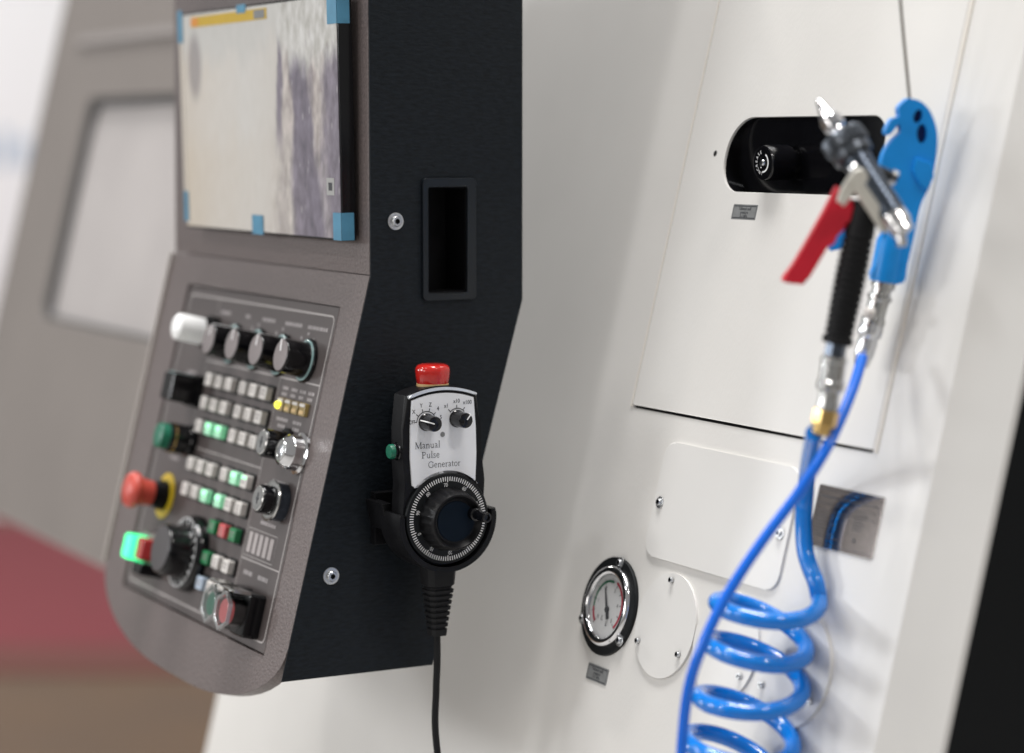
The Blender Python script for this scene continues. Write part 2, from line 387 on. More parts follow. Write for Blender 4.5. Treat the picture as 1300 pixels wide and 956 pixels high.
# ------------------------------------------------------------------ setting
fl = MB().box(-14000, 8000, -9000, 9000, -20, 0).build('floor', floor_mat, None); struct(fl)
cpos = Vector((CAM.x, CAM.y, 0)) + Vector((-cy, sy, 0))*7.95
pf = MB().box(-2500, 6000, -5500, 3000, 0, 60, bev=8).build('bounce_platform', mat('pale_bounce_floor', (.46, .45, .435), .5, var=(2, .06)), None); struct(pf)  # unseen pale slab added to bounce light onto the lower white panel
cp = MB().box(-4500, 4500, -1150, 1150, 0, 6)
ctm = MB().box(-4500, 4500, -1500, -1151, 0, 6).build('carpet_trim', mat('dark_red_trim', (.135, .046, .038), .9, bump=(300, .6), var=(30, .12)), None, frame((cpos.x, cpos.y, .001), (sy, cy, 0), (-cy, sy, 0), (0, 0, 1))); struct(ctm)
cpo = cp.build('carpet', carpet_mat, None, frame((cpos.x, cpos.y, .001), (sy, cy, 0), (-cy, sy, 0), (0, 0, 1))); struct(cpo)
wpos = Vector((CAM.x, CAM.y, 0)) + Vector((-cy, sy, 0))*9.3
FWALL = frame((wpos.x, wpos.y, 0), (sy, cy, 0), (0, 0, 1), (cy, -sy, 0))
bw = MB().box(-4500, 1500, 0, 3600, -60, 0).build('booth_wall', wall_mat, None, FWALL)
bw['label'] = 'white exhibition booth wall far behind on the left'; bw['category'] = 'wall'
lg = MB()
for i in range(6):
    x = -2270+i*75
    lg.box(x, x+52, 1400, 1400+(150 if i % 2 else 110), 0.5, 3)
lgo = lg.build('wall_print', logo_mat, bw, FWALL)

# ------------------------------------------------------------------ left machine with brown door
br = thing('brown_machine', 'grey-brown machine enclosure with large window, leaning back at the far left', 'machine', (G0[0]-1.3, 1.0, 0))
Wx0, Wx1, Wy0, Wy1 = -1782, -900, 141, 490
dr = MB().prism([(-2005, -172), (-790, -172), (-790, 1050), (-2005, 1050)], -14, 0, holes=[rrect(Wx0, Wx1, Wy0, Wy1, 26)], bev=3).build('door', brown_paint, br, FW)
MB().prism(rrect(Wx0-1, Wx1+1, Wy0-1, Wy1+1, 26), -24, 0, holes=[rrect(Wx0+22, Wx1-22, Wy0+6, Wy1-10, 20)]).build('window_seal', seal_dark, dr, at(FW, 0, 0, -3))
MB().prism(rrect(Wx0+20, Wx1-20, Wy0+4, Wy1-8, 20), -20, -12).build('window', window_glass, dr, FW)
MB().box(-1880, -900, 576, 590, 0, 6, bev=2).build('trim_strip', strip_mat, dr, FW)
MB().box(-1998, -800, -150, 1030, -900, -15).build('cabinet', brown_paint, br, FW)
MB().box(-1250, -830, -1040, -165, -900, -620).build('pedestal', body_black, br, FW)

# ------------------------------------------------------------------ white machine
mc = thing('white_machine', 'white machine body with leaning front, access door, pressure gauge and round covers', 'machine', (G0[0], .6, 0))
yz = lambda s, h: (G0[1]+s/1000*sl-h/1000*cl, G0[2]+s/1000*cl+h/1000*sl)
# dark carcass behind the sheets (front 32 mm behind the white skin)
f0, f1 = yz(-1115, -34), yz(1080, -34)
MB().prism([(f0[0]*1000, f0[1]*1000), (1700, f0[1]*1000), (1700, f1[1]*1000), (f1[0]*1000, f1[1]*1000)], (G0[0]-.775)*1000, (G0[0]+.4315)*1000).build('carcass', body_black, mc, FS)
DX0, DX1, DY0, DY1 = -33, 318, 179, 700
doorR = rrect(DX0, DX1, DY0, DY1, 1.5, 2)
gap = rrect(DX0-.5, DX1+.6, DY0-2.6, DY1+2, 2, 2)
RX0, RX1, RY0, RY1 = 28, 250, 376, 442
rec = rrect(RX0, RX1, RY0, RY1, (30, 26, 22, 32), 10)
MB().prism([(-800, -1110), (392, -1110), (392, 1075), (-800, 1075)], -3, 0, holes=[gap]).build('front_panel', white_paint, mc, FW)
MB().prism([(DX0-12, DY0-12), (DX1+12, DY0-12), (DX1+12, DY1+12), (DX0-12, DY1+12)], -26, -14, holes=[[(DX0+12, DY0+12), (DX1-12, DY0+12), (DX1-12, DY1-12), (DX0+12, DY1-12)]]).build('door_rebate', black_void, mc, FW)
ad = MB().prism(doorR, -1.6, .8, holes=[rec], bev=.7, seg=2).build('access_door', white_paint, mc, FW)
MB().prism(rrect(RX0-3, RX1+3, RY0-3, RY1+3, 30), -24, -1.7, holes=[rrect(RX0-.6, RX1+.6, RY0-.6, RY1+.6, (30, 26, 22, 32), 10)]).build('window_rim', black_gloss, ad, FW)
FP = frame((0, .2295, 1.49), (1, 0, 0), (0, 0, 1), (0, -1, 0))      # the upright black pane behind the door sheet
MB().box(100, 362, -45, 40, -3, 0).build('black_window', black_gloss, ad, FP)
for x0_, x1_ in ((DX0-3.2, DX0-.7), (DX1+.8, DX1+5.0)):
    MB().box(x0_, x1_, DY0-2, DY1, 0, 1.7, bev=.9).build('door_edge_lip', mat('cream_edge_seal', (.70, .66, .60), .45), mc, FW)
# folded corner strip at the right
cs = MB(); a0 = [cs.v((392, s, 0)) for s in (-1110, 1075)]; a1 = [cs.v((431, s, -29)) for s in (1075, -1110)]; a2 = [cs.v((431, s, -34)) for s in (-1110, 1075)]
cs.bm.faces.new((a0[0], a0[1], a1[0], a1[1])); cs.bm.faces.new((a1[1], a1[0], a2[1], a2[0]))
cs.build('corner_panel', white_paint_smooth, mc, FW)
MB().lathe([(0, 1.0), (2.2, 1.05), (2.7, .82)], 11.9, 409.7, 16).build('key_hole', black_void, ad, FW)
# regulator knob on the black window
FK = frame((.2005, .2295, 1.4825), (1, 0, 0), (0, 0, 1), (0, -1, 0))
rk = MB().lathe([(12.5, 0), (12.5, 2), (13.6, 4), (15.2, 7), (15.2, 28), (14.4, 30.5), (12.8, 31), (11, 30.6), (5.6, 30.4), (5.2, 29.6), (3.2, 29.4)], n=36).build('regulator_knob', black_gloss, mc, FK)
MB().lathe([(0, 32.4), (1.8, 32.2), (2.8, 31), (3, 29.4)], n=20).build('centre_screw', nickel, rk, FK)
kp = MB()
kp.ribbon(arc(0, 0, 7.8, -95, 60), 1.5, 30.75)
kp.build('arrow_print', print_white, rk, FK)
for i, ch in enumerate('INCREASE'):
    t = R(262-i*22); text(ch, 4.0, 'letter', print_white, rk, at(FK, 8.9*math.cos(t), 8.9*math.sin(t), 30.85, t-math.pi/2))

# info plates
def info_plate(x0, x1, y0, y1, lines):
    p = MB().prism(rrect(x0, x1, y0, y1, 1, 3), 0, .7, bev=.25).build('info_plate', plate_grey, mc, FW)
    k = MB(); k.ribbon([(x0+1.6, y0+1.6), (x1-1.6, y0+1.6), (x1-1.6, y1-1.6), (x0+1.6, y1-1.6)], 1.0, .78, True)
    k.build('plate_border', print_dark, p, FW)
    for i, s in enumerate(lines):
        text(s, 3.7, 'plate_text', print_dark, p, at(FW, (x0+x1)/2, y1-3.9-3.3*i, .8), sx=.9, bold=.02)
    return p
info_plate(58, 95, 351, 364.5, ['Tailstock quill', 'pressure', '0-1 MPa']).location.z += .0008
info_plate(-14.5, 20, -67.5, -53, ['Tailstock quill', 'pressure', '0-1 MPa'])
rp = MB().prism(rrect(261, 344, 97, 145, 2, 3), 0, .8, bev=.3).build('rating_plate', rating_mat, mc, FW)
k = MB(); k.ribbon([(264, 100), (341, 100), (341, 142), (264, 142)], .6, .9, True)
for y in (136.5, 131, 125.5): k.ribbon([(266, y), (339, y)], 1.0 if y > 136 else .5, .9)
for i in range(7): k.ribbon([(266, 121-i*2.6), (266+random.uniform(18, 34), 121-i*2.6)], .8, .9)
for i in range(6): k.ribbon([(312, 128-i*2.4), (312+random.uniform(10, 20), 128-i*2.4)], .8, .9)
k.ribbon([(265, 123), (306, 123)], .4, .9); k.ribbon([(306, 101), (306, 135)], .4, .9)
k.build('plate_print', print_dark, rp, FW)
MB().lathe([(0, .85), (1.8, .9), (1.8, 1.0), (0, 1.4)], 318, 108, 12).build('rivet', print_dark, rp, FW)

# cover plates
def cover(outline, screws, name='cover_plate', mesh=SCREW_SMALL, th=2.2):
    c = MB().prism(outline, 0, th, bev=.9, seg=3).build(name, white_paint_smooth, mc, FW)
    for x, y in screws: inst('screw', mesh, c, at(FW, x, y, th, random.uniform(0, 6)))
    return c
cp_ = cover(rrect(36, 236, 53, 153.5, 14), [(46, 100), (226, 99.5)], mesh=SCREW_MID)
for cx in (93, 184, 279): cover(circ(cx, 0, 45 if cx < 250 else 46, 64), [(cx-3, 38.5), (cx-34, -20), (cx+30, -19.5)], 'round_cover')

# pressure gauge
pg = MB().lathe([(0, 0), (44, 0), (44, 2.2), (43.2, 3), (30, 3)], n=64).build('pressure_gauge', black_matte, mc, FW)
MB().lathe([(36, 2.6), (36, 4.2), (35.4, 5.6), (34, 6.9), (32, 7.4), (30.2, 7.0), (28.8, 6.0), (28, 4.6), (27.8, 3.2)], n=64).build('bezel', chrome, pg, FW)
MB().lathe([(0, 3.3), (28.2, 3.3), (28.2, 3.1)], n=48).build('dial_face', dial_white, pg, FW)
gk = MB()
for i in range(11):
    t = R(225-27*i); r0 = 19.5; gk.ribbon([(r0*math.cos(t), r0*math.sin(t)), (25*math.cos(t), 25*math.sin(t))], .7, 3.5)
for i in range(51):
    t = R(225-5.4*i); gk.ribbon([(22.4*math.cos(t), 22.4*math.sin(t)), (24.2*math.cos(t), 24.2*math.sin(t))], .35, 3.5)
gk.ribbon([(-4.6, -9), (-5.4, -13), (-3, -13)], .9, 3.5); gk.ribbon([(3.4, -13.4), (3, -17), (5.4, -16.6)], .9, 3.5)
gk.build('scale_marks', print_dark, pg, FW)
MB().ribbon(arc(0, 0, 23.6, 70, -45), 2.2, 3.52).build('red_arc', dial_red, pg, FW)
MB().ribbon(arc(0, 0, 22, 225, 190, 8), 2.4, 3.54).build('red_arc', dial_red, pg, FW)
MB().ribbon(arc(0, 0, 22, 190, 80), 2.0, 3.52).build('green_arc', dial_green, pg, FW)
for i, n_ in enumerate(('0', '1', '2', '3', '4', '5')):
    t = R(225-54*i); text(n_, 5, 'numeral', print_dark, pg, at(FW, 16.2*math.cos(t), 16.2*math.sin(t), 3.52))
nd = MB(); tn = R(118); d = Vector((math.cos(tn), math.sin(tn))); q = Vector((-d.y, d.x))
nd.prism([tuple(q*1.9-d*9), tuple(-q*1.9-d*9), tuple(-q*.5+d*21), tuple(q*.5+d*21)], 4.2, 4.6); nd.lathe([(0, 5.2), (2.6, 5), (3, 4.6), (3, 3.6)], n=20)
nd.build('needle', print_dark, pg, at(FW, 1.5, -3))
MB().lathe([(0, 5.6), (28.2, 5.6)], n=40).build('gauge_glass', glass, pg, FW)
for t in (82, 206, -39): inst('screw', SCREW_MID, pg, at(FW, 40*math.cos(R(t)), 40*math.sin(R(t)), 2.9))

# ------------------------------------------------------------------ control console
co = thing('control_console', 'dark navy and grey control console with screen, knobs and lit keys', 'control panel', (-.24, 0, 1.0))
P = lambda y, z: (y*1000, z*1000)
tF = .012
side = [P(-.0715, 1.80), P(-.0715, 1.3846), P(-.1584, 1.0362), P(-.0132, 1.0355), P(.0781, 1.3594), P(.0781, 1.80)]
slot = rrect(-19.6, 26.6, 1364.5, 1465.5, 2.5, 4)
MB().prism(side, -1.4, 0, holes=[slot], bev=.35, seg=2).build('side_panel', navy, co, FS)
inn = [P(-.0595, 1.795), P(-.0595, 1.3860), P(-.146, 1.0380), P(-.0145, 1.0372), P(.0766, 1.3596), P(.0766, 1.795)]
MB().prism(inn, -45, -1.5, holes=[rrect(-23, 30, 1361, 1469, 2.5, 4)]).build('housing_rim', navy, co, FS)
MB().prism(inn, -474, -45.2).build('housing', navy, co, FS)
# recessed pull handle in the side
pl = MB().prism(rrect(-22.4, 29.8, 1361.4, 1468.4, 4, 4), -1, 3.4, holes=[rrect(-17.4, 21.2, 1367.6, 1461, 2, 4)], bev=1.8, seg=3).build('recess_handle', mat('handle_plastic', (.007, .010, .014), .28, spec=.4), co, FS)
cup = MB().prism(rrect(-17.6, 21.4, 1367.4, 1461.2, 2, 4), -40, 1.0, holes=[rrect(-16.4, 20.2, 1368.6, 1460, 2, 4)])
cup.box(-17, 21, 1368, 1461, -41, -38); cup.build('recess_cup', black_plastic, pl, FS)
for y, z in ((-47.6, 1431.3), (-111.4, 1124.9)): inst('screw', SCREW, co, at(FS, y, z, 0, random.random()*3))
# front sheets
low = [(-484, 0)]+[(-484, -330)]
for i in range(1, 13):
    t = R(180+90*i/12); low.append((-484+205+205*math.cos(t), -330+72*math.sin(t)))
for i in range(0, 13):
    t = R(270+90*i/12); low.append((-1.4-205+205*math.cos(t), -330+72*math.sin(t)))
low += [(-1.4, 0)]
PX0, PX1, PY0, PY1 = -422, -46.5, -345.5, -30
fp = MB().prism(low, -12, 0, holes=[rrect(PX0, PX1, PY0, PY1, 1, 1)], bev=.6, seg=2).build('lower_front', grey_hammer, co, FC)
up = MB().prism([(-481, .4), (-1.4, .4), (-1.4, 420), (-470, 420)], -12, 0, bev=.5).build('upper_front', grey_hammer, co, FU)
MB().box(-488, -484.3, -330, -1, -60, 3.5, bev=1.2).build('left_edge_trim', mat('pale_edge_trim', (.40, .36, .33), .35), co, FC)

pn = MB().prism(rrect(PX0+1.2, PX1-1.2, PY0+1.2, PY1-1.2, 2, 2), -9, -1.2, bev=.5).build('operator_panel', panel_grey, co, FC)
k = MB(); z0 = -1.05
k.ribbon(rrect(-413, -55.5, -336, -40, 6, 5), 1.6, z0, True)
k.ribbon([(-331, -102.7), (-56, -102.7)], 1.3, z0); k.ribbon([(-346, -188.4), (-144, -188.4)], 1.1, z0)
k.ribbon([(-144, -103.4), (-144, -271)], .9, z0); k.ribbon([(-144, -271.3), (-56, -271.3)], 1.2, z0); k.ribbon([(-144, -272), (-144, -335)], .9, z0)
k.ribbon([(-331, -40.6), (-331, -188)], .8, z0)
k.build('border_lines', panel_line, pn, FC)
k = MB()     # blurred legends on the panel: short printed bars
def legend(x0, x1, y, h=3.4):
    x = x0
    while x < x1-1:
        wd = min(random.uniform(2.2, 5), x1-x); k.box(x, x+wd, y-h/2, y+h/2, -1.15, -1.02); x += wd+random.uniform(.8, 1.8)
for x0, x1 in ((-322, -296), (-257, -247), (-215, -185), (-160, -122), (-108, -64)): legend(x0, x1, -53)
for c in (-222, -163, -104):
    for t in (130, 90, 50): k.box(c+21*math.cos(R(t))-1.6, c+21*math.cos(R(t))+1.6, -79+20*math.sin(R(t))-1.4, -79+20*math.sin(R(t))+1.4, -1.15, -1.02)
for c in (-134, -114, -95, -76):
    legend(c, c+13, -111.5, 3); legend(c, c+11, -117, 3)
legend(-134, -108, -140, 3); legend(-96, -76, -140, 3); legend(-128, -112, -146, 3); legend(-94, -80, -146, 3)
legend(-112, -78, -196, 3.4); legend(-128, -118, -202, 3); legend(-88, -80, -202, 3)
legend(-118, -84, -235, 3.2); legend(-132, -112, -283, 4); legend(-98, -76, -283, 4)
legend(-376, -352, -118, 3); legend(-372, -350, -205, 3)
stuff(k.build('legend_print', panel_text, pn, FC))
k = MB()
for i in range(5): k.box(-137+i*12.2, -129+i*12.2, -265, -246, -1.15, -.95)
k.build('bar_print', mat('faint_bar_print', (.40, .36, .355), .5), pn, FC)
k = MB(); k.ribbon([(-141, -268), (-74, -268), (-74, -243), (-141, -243)], .7, -1.0, True); k.build('bar_frame', panel_line, pn, FC)

# rotary knobs
KN_BODY = MB().lathe([(20.5, 0), (20.5, 2), (17.5, 3.2), (16.2, 5), (15.6, 25), (14.8, 26.6), (13.8, 27)], n=44).mesh('knob', black_gloss)
KN_CAP = MB().lathe([(14.2, 25), (14.2, 27.2), (13.6, 27.5), (0, 27.5)], n=36).mesh('knob_cap', knob_face)
KN_LINE = MB().box(-.8, .8, 4, 14.9, 27.4, 27.8).box(-.9, .9, 14.4, 16.1, 6, 26).mesh('pointer', print_white)
KN_RING = MB().lathe([(18.4, 2.8), (18.8, 3.6), (18.0, 4.2), (17, 4.2)], n=44).mesh('knob_ring', mat('pale_teal_ring', (.26, .40, .40), .3))
for x, y in ((-272, -82), (-212, -82.5), (-152.5, -83), (-93.5, -83.3)):
    kb = inst('rotary_knob', KN_BODY, co, at(FC, x, y, -1.1)); rt = random.uniform(-.6, .6)
    inst('knob_cap', KN_CAP, kb, at(FC, x, y, -1.1)); inst('pointer', KN_LINE, kb, at(FC, x, y, -1.1, rt)); inst('knob_ring', KN_RING, kb, at(FC, x, y, -1.1))
# white signal lamp
wl = MB().lathe([(17.5, 0), (17.5, 8), (14.5, 9), (14.5, 14)], n=36).build('signal_lamp', black_gloss, co, at(FC, -329, -76, -1.1))
MB().lathe([(13.2, 12), (13.6, 14), (13.4, 36), (12.6, 39.6), (10, 41.6), (6, 42.6), (0, 43)], n=36).build('white_lens', white_lamp, wl, at(FC, -329, -76, -1.1))
# black square selector
sq = MB().prism(rrect(-16, 16, -16, 16, 3, 4), 0, 6, bev=1).prism(rrect(-14, 14, -14, 14, 3, 4), 6, 32, bev=2.5).build('square_selector', black_gloss, co, at(FC, -341, -135, -1.1))
MB().box(-10, 10, 12.6, 14.6, 10, 29.5, bev=.6).build('indicator_strip', MATS['pale_teal_ring'], sq, at(FC, -341, -135, -1.1))
# green push button
gb = MB().lathe([(16, 0), (16, 6), (14.6, 7), (14.6, 26), (13.8, 27), (12, 27)], n=36).build('push_button', black_gloss, co, at(FC, -325, -184, -1.1)); gb['label'] = 'round green push button'
MB().lathe([(12.6, 24), (12.6, 34), (11.8, 36), (9, 36.8), (0, 37)], n=32).build('button_cap', jade, gb, at(FC, -325, -184, -1.1))
MB().lathe([(14.8, 21), (15, 21.6), (14.8, 22.6)], n=32).build('gold_ring', brass, gb, at(FC, -325, -184, -1.1))
# emergency stop
es = MB().lathe([(0, 0), (23, 0), (23, 1.4), (13, 1.8)], n=48).build('emergency_stop', yellow, co, at(FC, -362, -244, -1.1)); es['label'] = 'red mushroom button on yellow ring'
MB().lathe([(15, 1.6), (15, 8), (12.5, 9), (12.5, 20)], n=32).build('stop_collar', black_plastic, es, at(FC, -362, -244, -1.1))
MB().lathe([(12.4, 14), (12.8, 22), (14, 29), (17.4, 32), (18.2, 34.5), (18, 37.5), (16, 40.6), (12, 42.4), (6, 43.3), (0, 43.6)], n=40).build('mushroom_cap', mush_red, es, at(FC, -362, -244, -1.1))
# twin button: lit green and red
tb = MB().prism(rrect(-26, 24, -17, 17, 3, 4), 0, 12, bev=2).build('twin_button', knob_face, co, at(FC, -350, -299, -1.1))
MB().prism(rrect(-22, -2, -13, 12, 4, 4), 11, 30, bev=3).build('green_lens', lens_green, tb, at(FC, -350, -299, -1.1))
MB().prism(rrect(2, 20, -10, 12, 3, 4), 11, 25, bev=2).build('red_cap', lens_red, tb, at(FC, -350, -299, -1.1))
MB().prism(rrect(0, 24, -24, -12, 2, 3), 0, 24, bev=2).build('black_cap', black_gloss, tb, at(FC, -350, -299, -1.1))
# feed override dial
MD = at(FC, -258, -287, -1.1)
fd = MB().lathe([(37, 0), (37, 5), (35, 11), (34, 12.2), (26, 12.6), (25.2, 14), (24.6, 31), (23.4, 34), (22, 34.6)], n=64).build('override_dial', black_gloss, co, MD)
MB().lathe([(22.2, 33), (22.2, 34.7), (21.4, 35), (0, 35)], n=44).build('knob_cap', mat('dial_cap_dark', (.055, .05, .052), .42), fd, MD)
k = MB(); k.ribbon(arc(0, 0, 33.2, -150, 150, 60), .8, 12.5)
for i in range(21):
    t = R(-150+15*i); k.ribbon([(28.6*math.cos(t), 28.6*math.sin(t)), (33*math.cos(t), 33*math.sin(t))], 1.5 if i % 2 == 0 else .7, 12.75)
k.build('scale_marks', print_white, fd, MD)
# keys
def key_mesh(m, nm='key'): return MB().prism(rrect(-7.7, 7.7, -6.3, 6.3, 1.6, 3), -.5, 8, bev=1.3, seg=2).mesh(nm, m)
KM = {c: key_mesh(m) for c, m in dict(w=ivory, G=key_green_lit, g=key_green, r=key_red, b=key_blue).items()}
KEY_BASE = MB().prism(rrect(-9.8, 9.8, -8.4, 8.4, 2, 3), 0, 1.6, bev=.5).mesh('key_bezel', black_matte)
cols = (-299, -273, -247, -211.5, -185.5, -159.5)
rows = [(-121, 'wwwwww'), (-144, 'wwwwww'), (-167.3, 'wGGwww'), (-204.6, 'wwwwGh'), (-230, 'wwGGww'), (-255, '...grg'), (-284.7, '...gww'), (-309.2, '...bww')]
KP = []
for v_ in range(3):
    b = MB()
    for q_ in range(2+v_ % 2):
        y_ = 2.2-q_*3.2; wd_ = (4.6, 3.2, 4.0)[(q_+v_) % 3]
        b.box(-wd_, -wd_*.1, y_-.7, y_+.7, 7.9, 8.12); b.box(.6, wd_, y_-.7, y_+.7, 7.9, 8.12)
    KP.append(b.mesh('key_legend', mat('key_legend_print_%d' % v_, (.24, .22, .21), .6)))
for y, cs_ in rows:
    for x, c in zip(cols, cs_):
        if c == '.': continue
        kk = inst('key', KM['w' if c == 'h' else c], co, at(FC, x, y+.6, -1.1))
        if c == 'G': kk['label'] = 'key glowing green'
        if c in 'hG':
            MB().prism(rrect(-6.2, 6.2, .2 if c == 'G' else 2, 5.2, 1.2, 3), 7, 8.3, bev=.4).build('key_lamp', key_glow, kk, at(FC, x, y+.6, -1.1))
        if c != 'G': inst('key_legend', KP[int(x+y) % 3], kk, at(FC, x, y+.6, -1.1))
        inst('key_bezel', KEY_BASE, kk, at(FC, x, y+.6, -1.1))
# led row
for i in range(4):
    M = at(FC, -124+i*16.6, -126.8, -1.1)
    o = MB().prism(rrect(-6.2, 6.2, -6, 6, 1, 2), 0, 4, bev=.8).build('indicator_led', amber, co, M)
    MB().box(-4.4, 4.4, -4.4, -1, 3, 4.6).build('led_window', cream, o, M)
    MB().box(-5.6, 5.6, 2.4, 5.2, 3.4, 4.8).build('led_rim', ivory, o, M)
    if i == 0:
        o['label'] = 'lit yellow indicator'
        MB().lathe([(3.6, 3.8), (3.4, 6), (2, 7.6), (0, 8)], -2, -1, 20).build('led_dome', led_yellow, o, M)
# key switches
def key_switch(x, y, ring):
    M = at(FC, x, y, -1.1)
    a = MB().lathe([(17, 0), (17, 3), (13.6, 4), (13.2, 8), (13, 22), (12.2, 23.2), (11, 23.4)], n=36).build('key_switch', black_gloss, co, M)
    MB().lathe([(11.4, 22.5), (11.4, 24), (10.6, 24.6), (0, 24.6)], n=32).build('lock_face', steel, a, M)
    MB().box(-.9, .9, -5, 5, 24.4, 24.9).lathe([(2.6, 24.7), (2.4, 25), (0, 25)], n=16).build('keyway', print_dark, a, M)
    if ring: MB().lathe([(13, 9.6), (18, 9.8), (18.8, 11), (18.4, 12.4), (16.4, 13), (13.5, 13)], n=40).build('lock_ring', steel, a, M); MB().lathe([(17.2, 0), (17.2, 9.8), (13, 9.8)], n=40).build('lock_sleeve', dark_anod, a, M)
    return a
key_switch(-100, -163, False); key_switch(-81, -212, True)
M = at(FC, -64.5, -165.5, -1.1)
tm = MB().lathe([(19, 0), (19, 2.5), (16, 4), (15.4, 8), (15.8, 12), (15.4, 14), (10.4, 19.6), (9.6, 19.8)], n=40).build('tamper_button', chrome, co, M)
MB().lathe([(10.3, 18.8), (9.4, 20.4), (6.8, 20.6), (6.2, 19.6), (0, 19.6)], n=32).build('button_ring', steel, tm, M)
MB().lathe([(5.8, 19.4), (5.6, 20.4), (4, 20.8), (0, 20.9)], n=24).build('button_core', nickel, tm, M)
# covered start and stop buttons
for x, y, m_, nm in ((-117, -315, jade, 'green'), (-85, -316, key_red, 'red')):
    M = at(FC, x, y, -1.1)
    b_ = MB().prism(rrect(-15.6, 15.6, -20, 20, 4, 4), 0, 16, bev=2).build('covered_button', black_gloss, co, M)
    b_['label'] = nm + ' button under a clear hinged cover'
    MB().lathe([(11.8, 15), (11.8, 25.6), (10.8, 26)], n=32).build('button_collar', black_plastic, b_, M)
    MB().lathe([(11.4, 25.8), (11.4, 30.2), (10.8, 31), (0, 31.4)], n=32).build('button_cap', m_, b_, M)
    hx = lambda r, k=1.0: [(r*math.cos(R(30+60*i)), r*k*math.sin(R(30+60*i))) for i in range(6)]
    cv = MB().prism(hx(17.5), 16, 32, holes=[circ(0, 0, 13.2, 24)], bev=1.6, seg=2)
    cv.build('clear_cover', clear, b_, M)
    MB().lathe([(13.1, 31.8), (13.1, 33), (12.4, 33.4), (0, 33.4), (0, 32.6), (12.4, 32.6), (12.6, 31.8)], n=32).build('clear_lens', clear, b_, M)
    MB().prism(hx(17.8), 30.5, 33.6, holes=[hx(14.6)], bev=.8).build('cover_rim', clear_edge, b_, M)
    MB().box(-14, 14, 18.5, 21.5, 15, 32, bev=1).build('hinge', steel, b_, M)
# screen on the upper front
TILT = Matrix.Rotation(R(1.0), 4, 'X')
FSC = FU @ Matrix.Translation((0, .135, .006)) @ TILT @ Matrix.Translation((0, -.135, 0))
sc = MB().prism(rrect(-402, -21, 29.5, 243, 2, 3), -1, 12, bev=.8, seg=2).build('monitor', black_gloss, co, FSC)
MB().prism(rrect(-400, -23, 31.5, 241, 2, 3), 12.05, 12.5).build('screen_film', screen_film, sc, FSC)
MB().prism([(-407, 236), (-398, 240), (-398, 60), (-405, 64)], 12.6, 12.9).build('film_flap', mat('clear_film_edge', (.55, .50, .44), .3), sc, FSC)
MB().box(-372, -178, 228, 238, 12.6, 12.9).build('yellow_label', label_yellow, sc, FSC)
MB().box(-372, -352, 229, 237, 12.95, 13.1).build('orange_mark', label_orange, sc, FSC)
MB().box(-208, -182, 229, 237, 12.95, 13.1).build('dark_mark', plate_grey, sc, FSC)
MB().box(-51, -35, 69, 84, 12.6, 12.8).build('white_label', label_grey, sc, FSC)
MB().box(-47, -39, 73, 80, 12.85, 12.9).build('label_print', print_dark, sc, FSC)
for x0, x1, y0, y1 in ((-38, -22.4, 30, 54), (-41, -22.4, 217, 243.6), (-225, -198, 29, 47), (-404.6, -394, 36, 66), (-408, -396, 214, 246), (-250, -228, 236, 244)):
    t_ = MB().box(x0, x1, y0, y1, 13.0, 13.3)
    if x1 > -30: t_.box(-20.9, -20.6, y0, y1, 1, 13.3).box(x1, -20.6, y0, y1, 13.05, 13.3)
    t_.build('tape', tape_blue, sc, FSC)

# ------------------------------------------------------------------ hand-held pulse generator
mp = thing('pulse_generator', 'black handheld pulse generator with handwheel hanging on console side', 'hand control', (.03, -.03, 1.07))
H = 60
DC = (-29, 1177.5)
def mpg_out(g):
    o = []
    xL, xR = -64.2-g, .6+g
    top = arc(-32, 1290.5-88+g, 88, 68.5, 111.5, 14)     # right to left along the crown
    o += [(xR-4.2, 1282+g*.4)]
    o = [(xR-.8, 1208), (xR+.4, 1232), (xR-.2, 1256)]+[(x*1.0, y) for x, y in arc(-32, 1287.2-86+g, 86+0, 90-20.6-g*.55, 90+20.6+g*.55, 14)]+[(xL+.2, 1256), (xL, 1232), (xL+1.6, 1208)]
    return o
body = mpg_out(5.2)
low_arc = arc(DC[0], DC[1], 41, 214, 326, 24)
bodyo = body+[(DC[0]-40.5, 1186)]+arc(DC[0], DC[1], 40.5, 185, 355, 30)+[(DC[0]+40.5, 1186)]
MB().prism(bodyo, 35, H-2, bev=4, seg=3).build('case', black_plastic, mp, FS)
bk = [(DC[0]+2+(x-DC[0]-2)*.66, 1225+(y-1225)*.9) for x, y in bodyo]
MB().prism(bk, 9, 34.8).build('case_back', black_plastic, mp, FS)
# highlight of the crown's top bevel, built as a silver strip
o1 = arc(-32, 1201.2+5.2-1.2, 86, 90-22.5, 90+22.5, 20); o2 = arc(-32, 1201.2+1.6, 86, 90+22, 90-22, 20)
MB().prism(o1+o2, H-3, H+.4, bev=.8).build('crown_highlight', mat('bright_highlight', (.75, .78, .82), .28, .6), mp, FS)
plate = mpg_out(-1)
wheel_cut = [(x, y) for x, y in arc(DC[0], DC[1], 42, 132, 48, 20)]
plate2 = [p for p in plate if p[1] > 1207]
po = plate2[:]
po = [(xx, yy) for xx, yy in po]
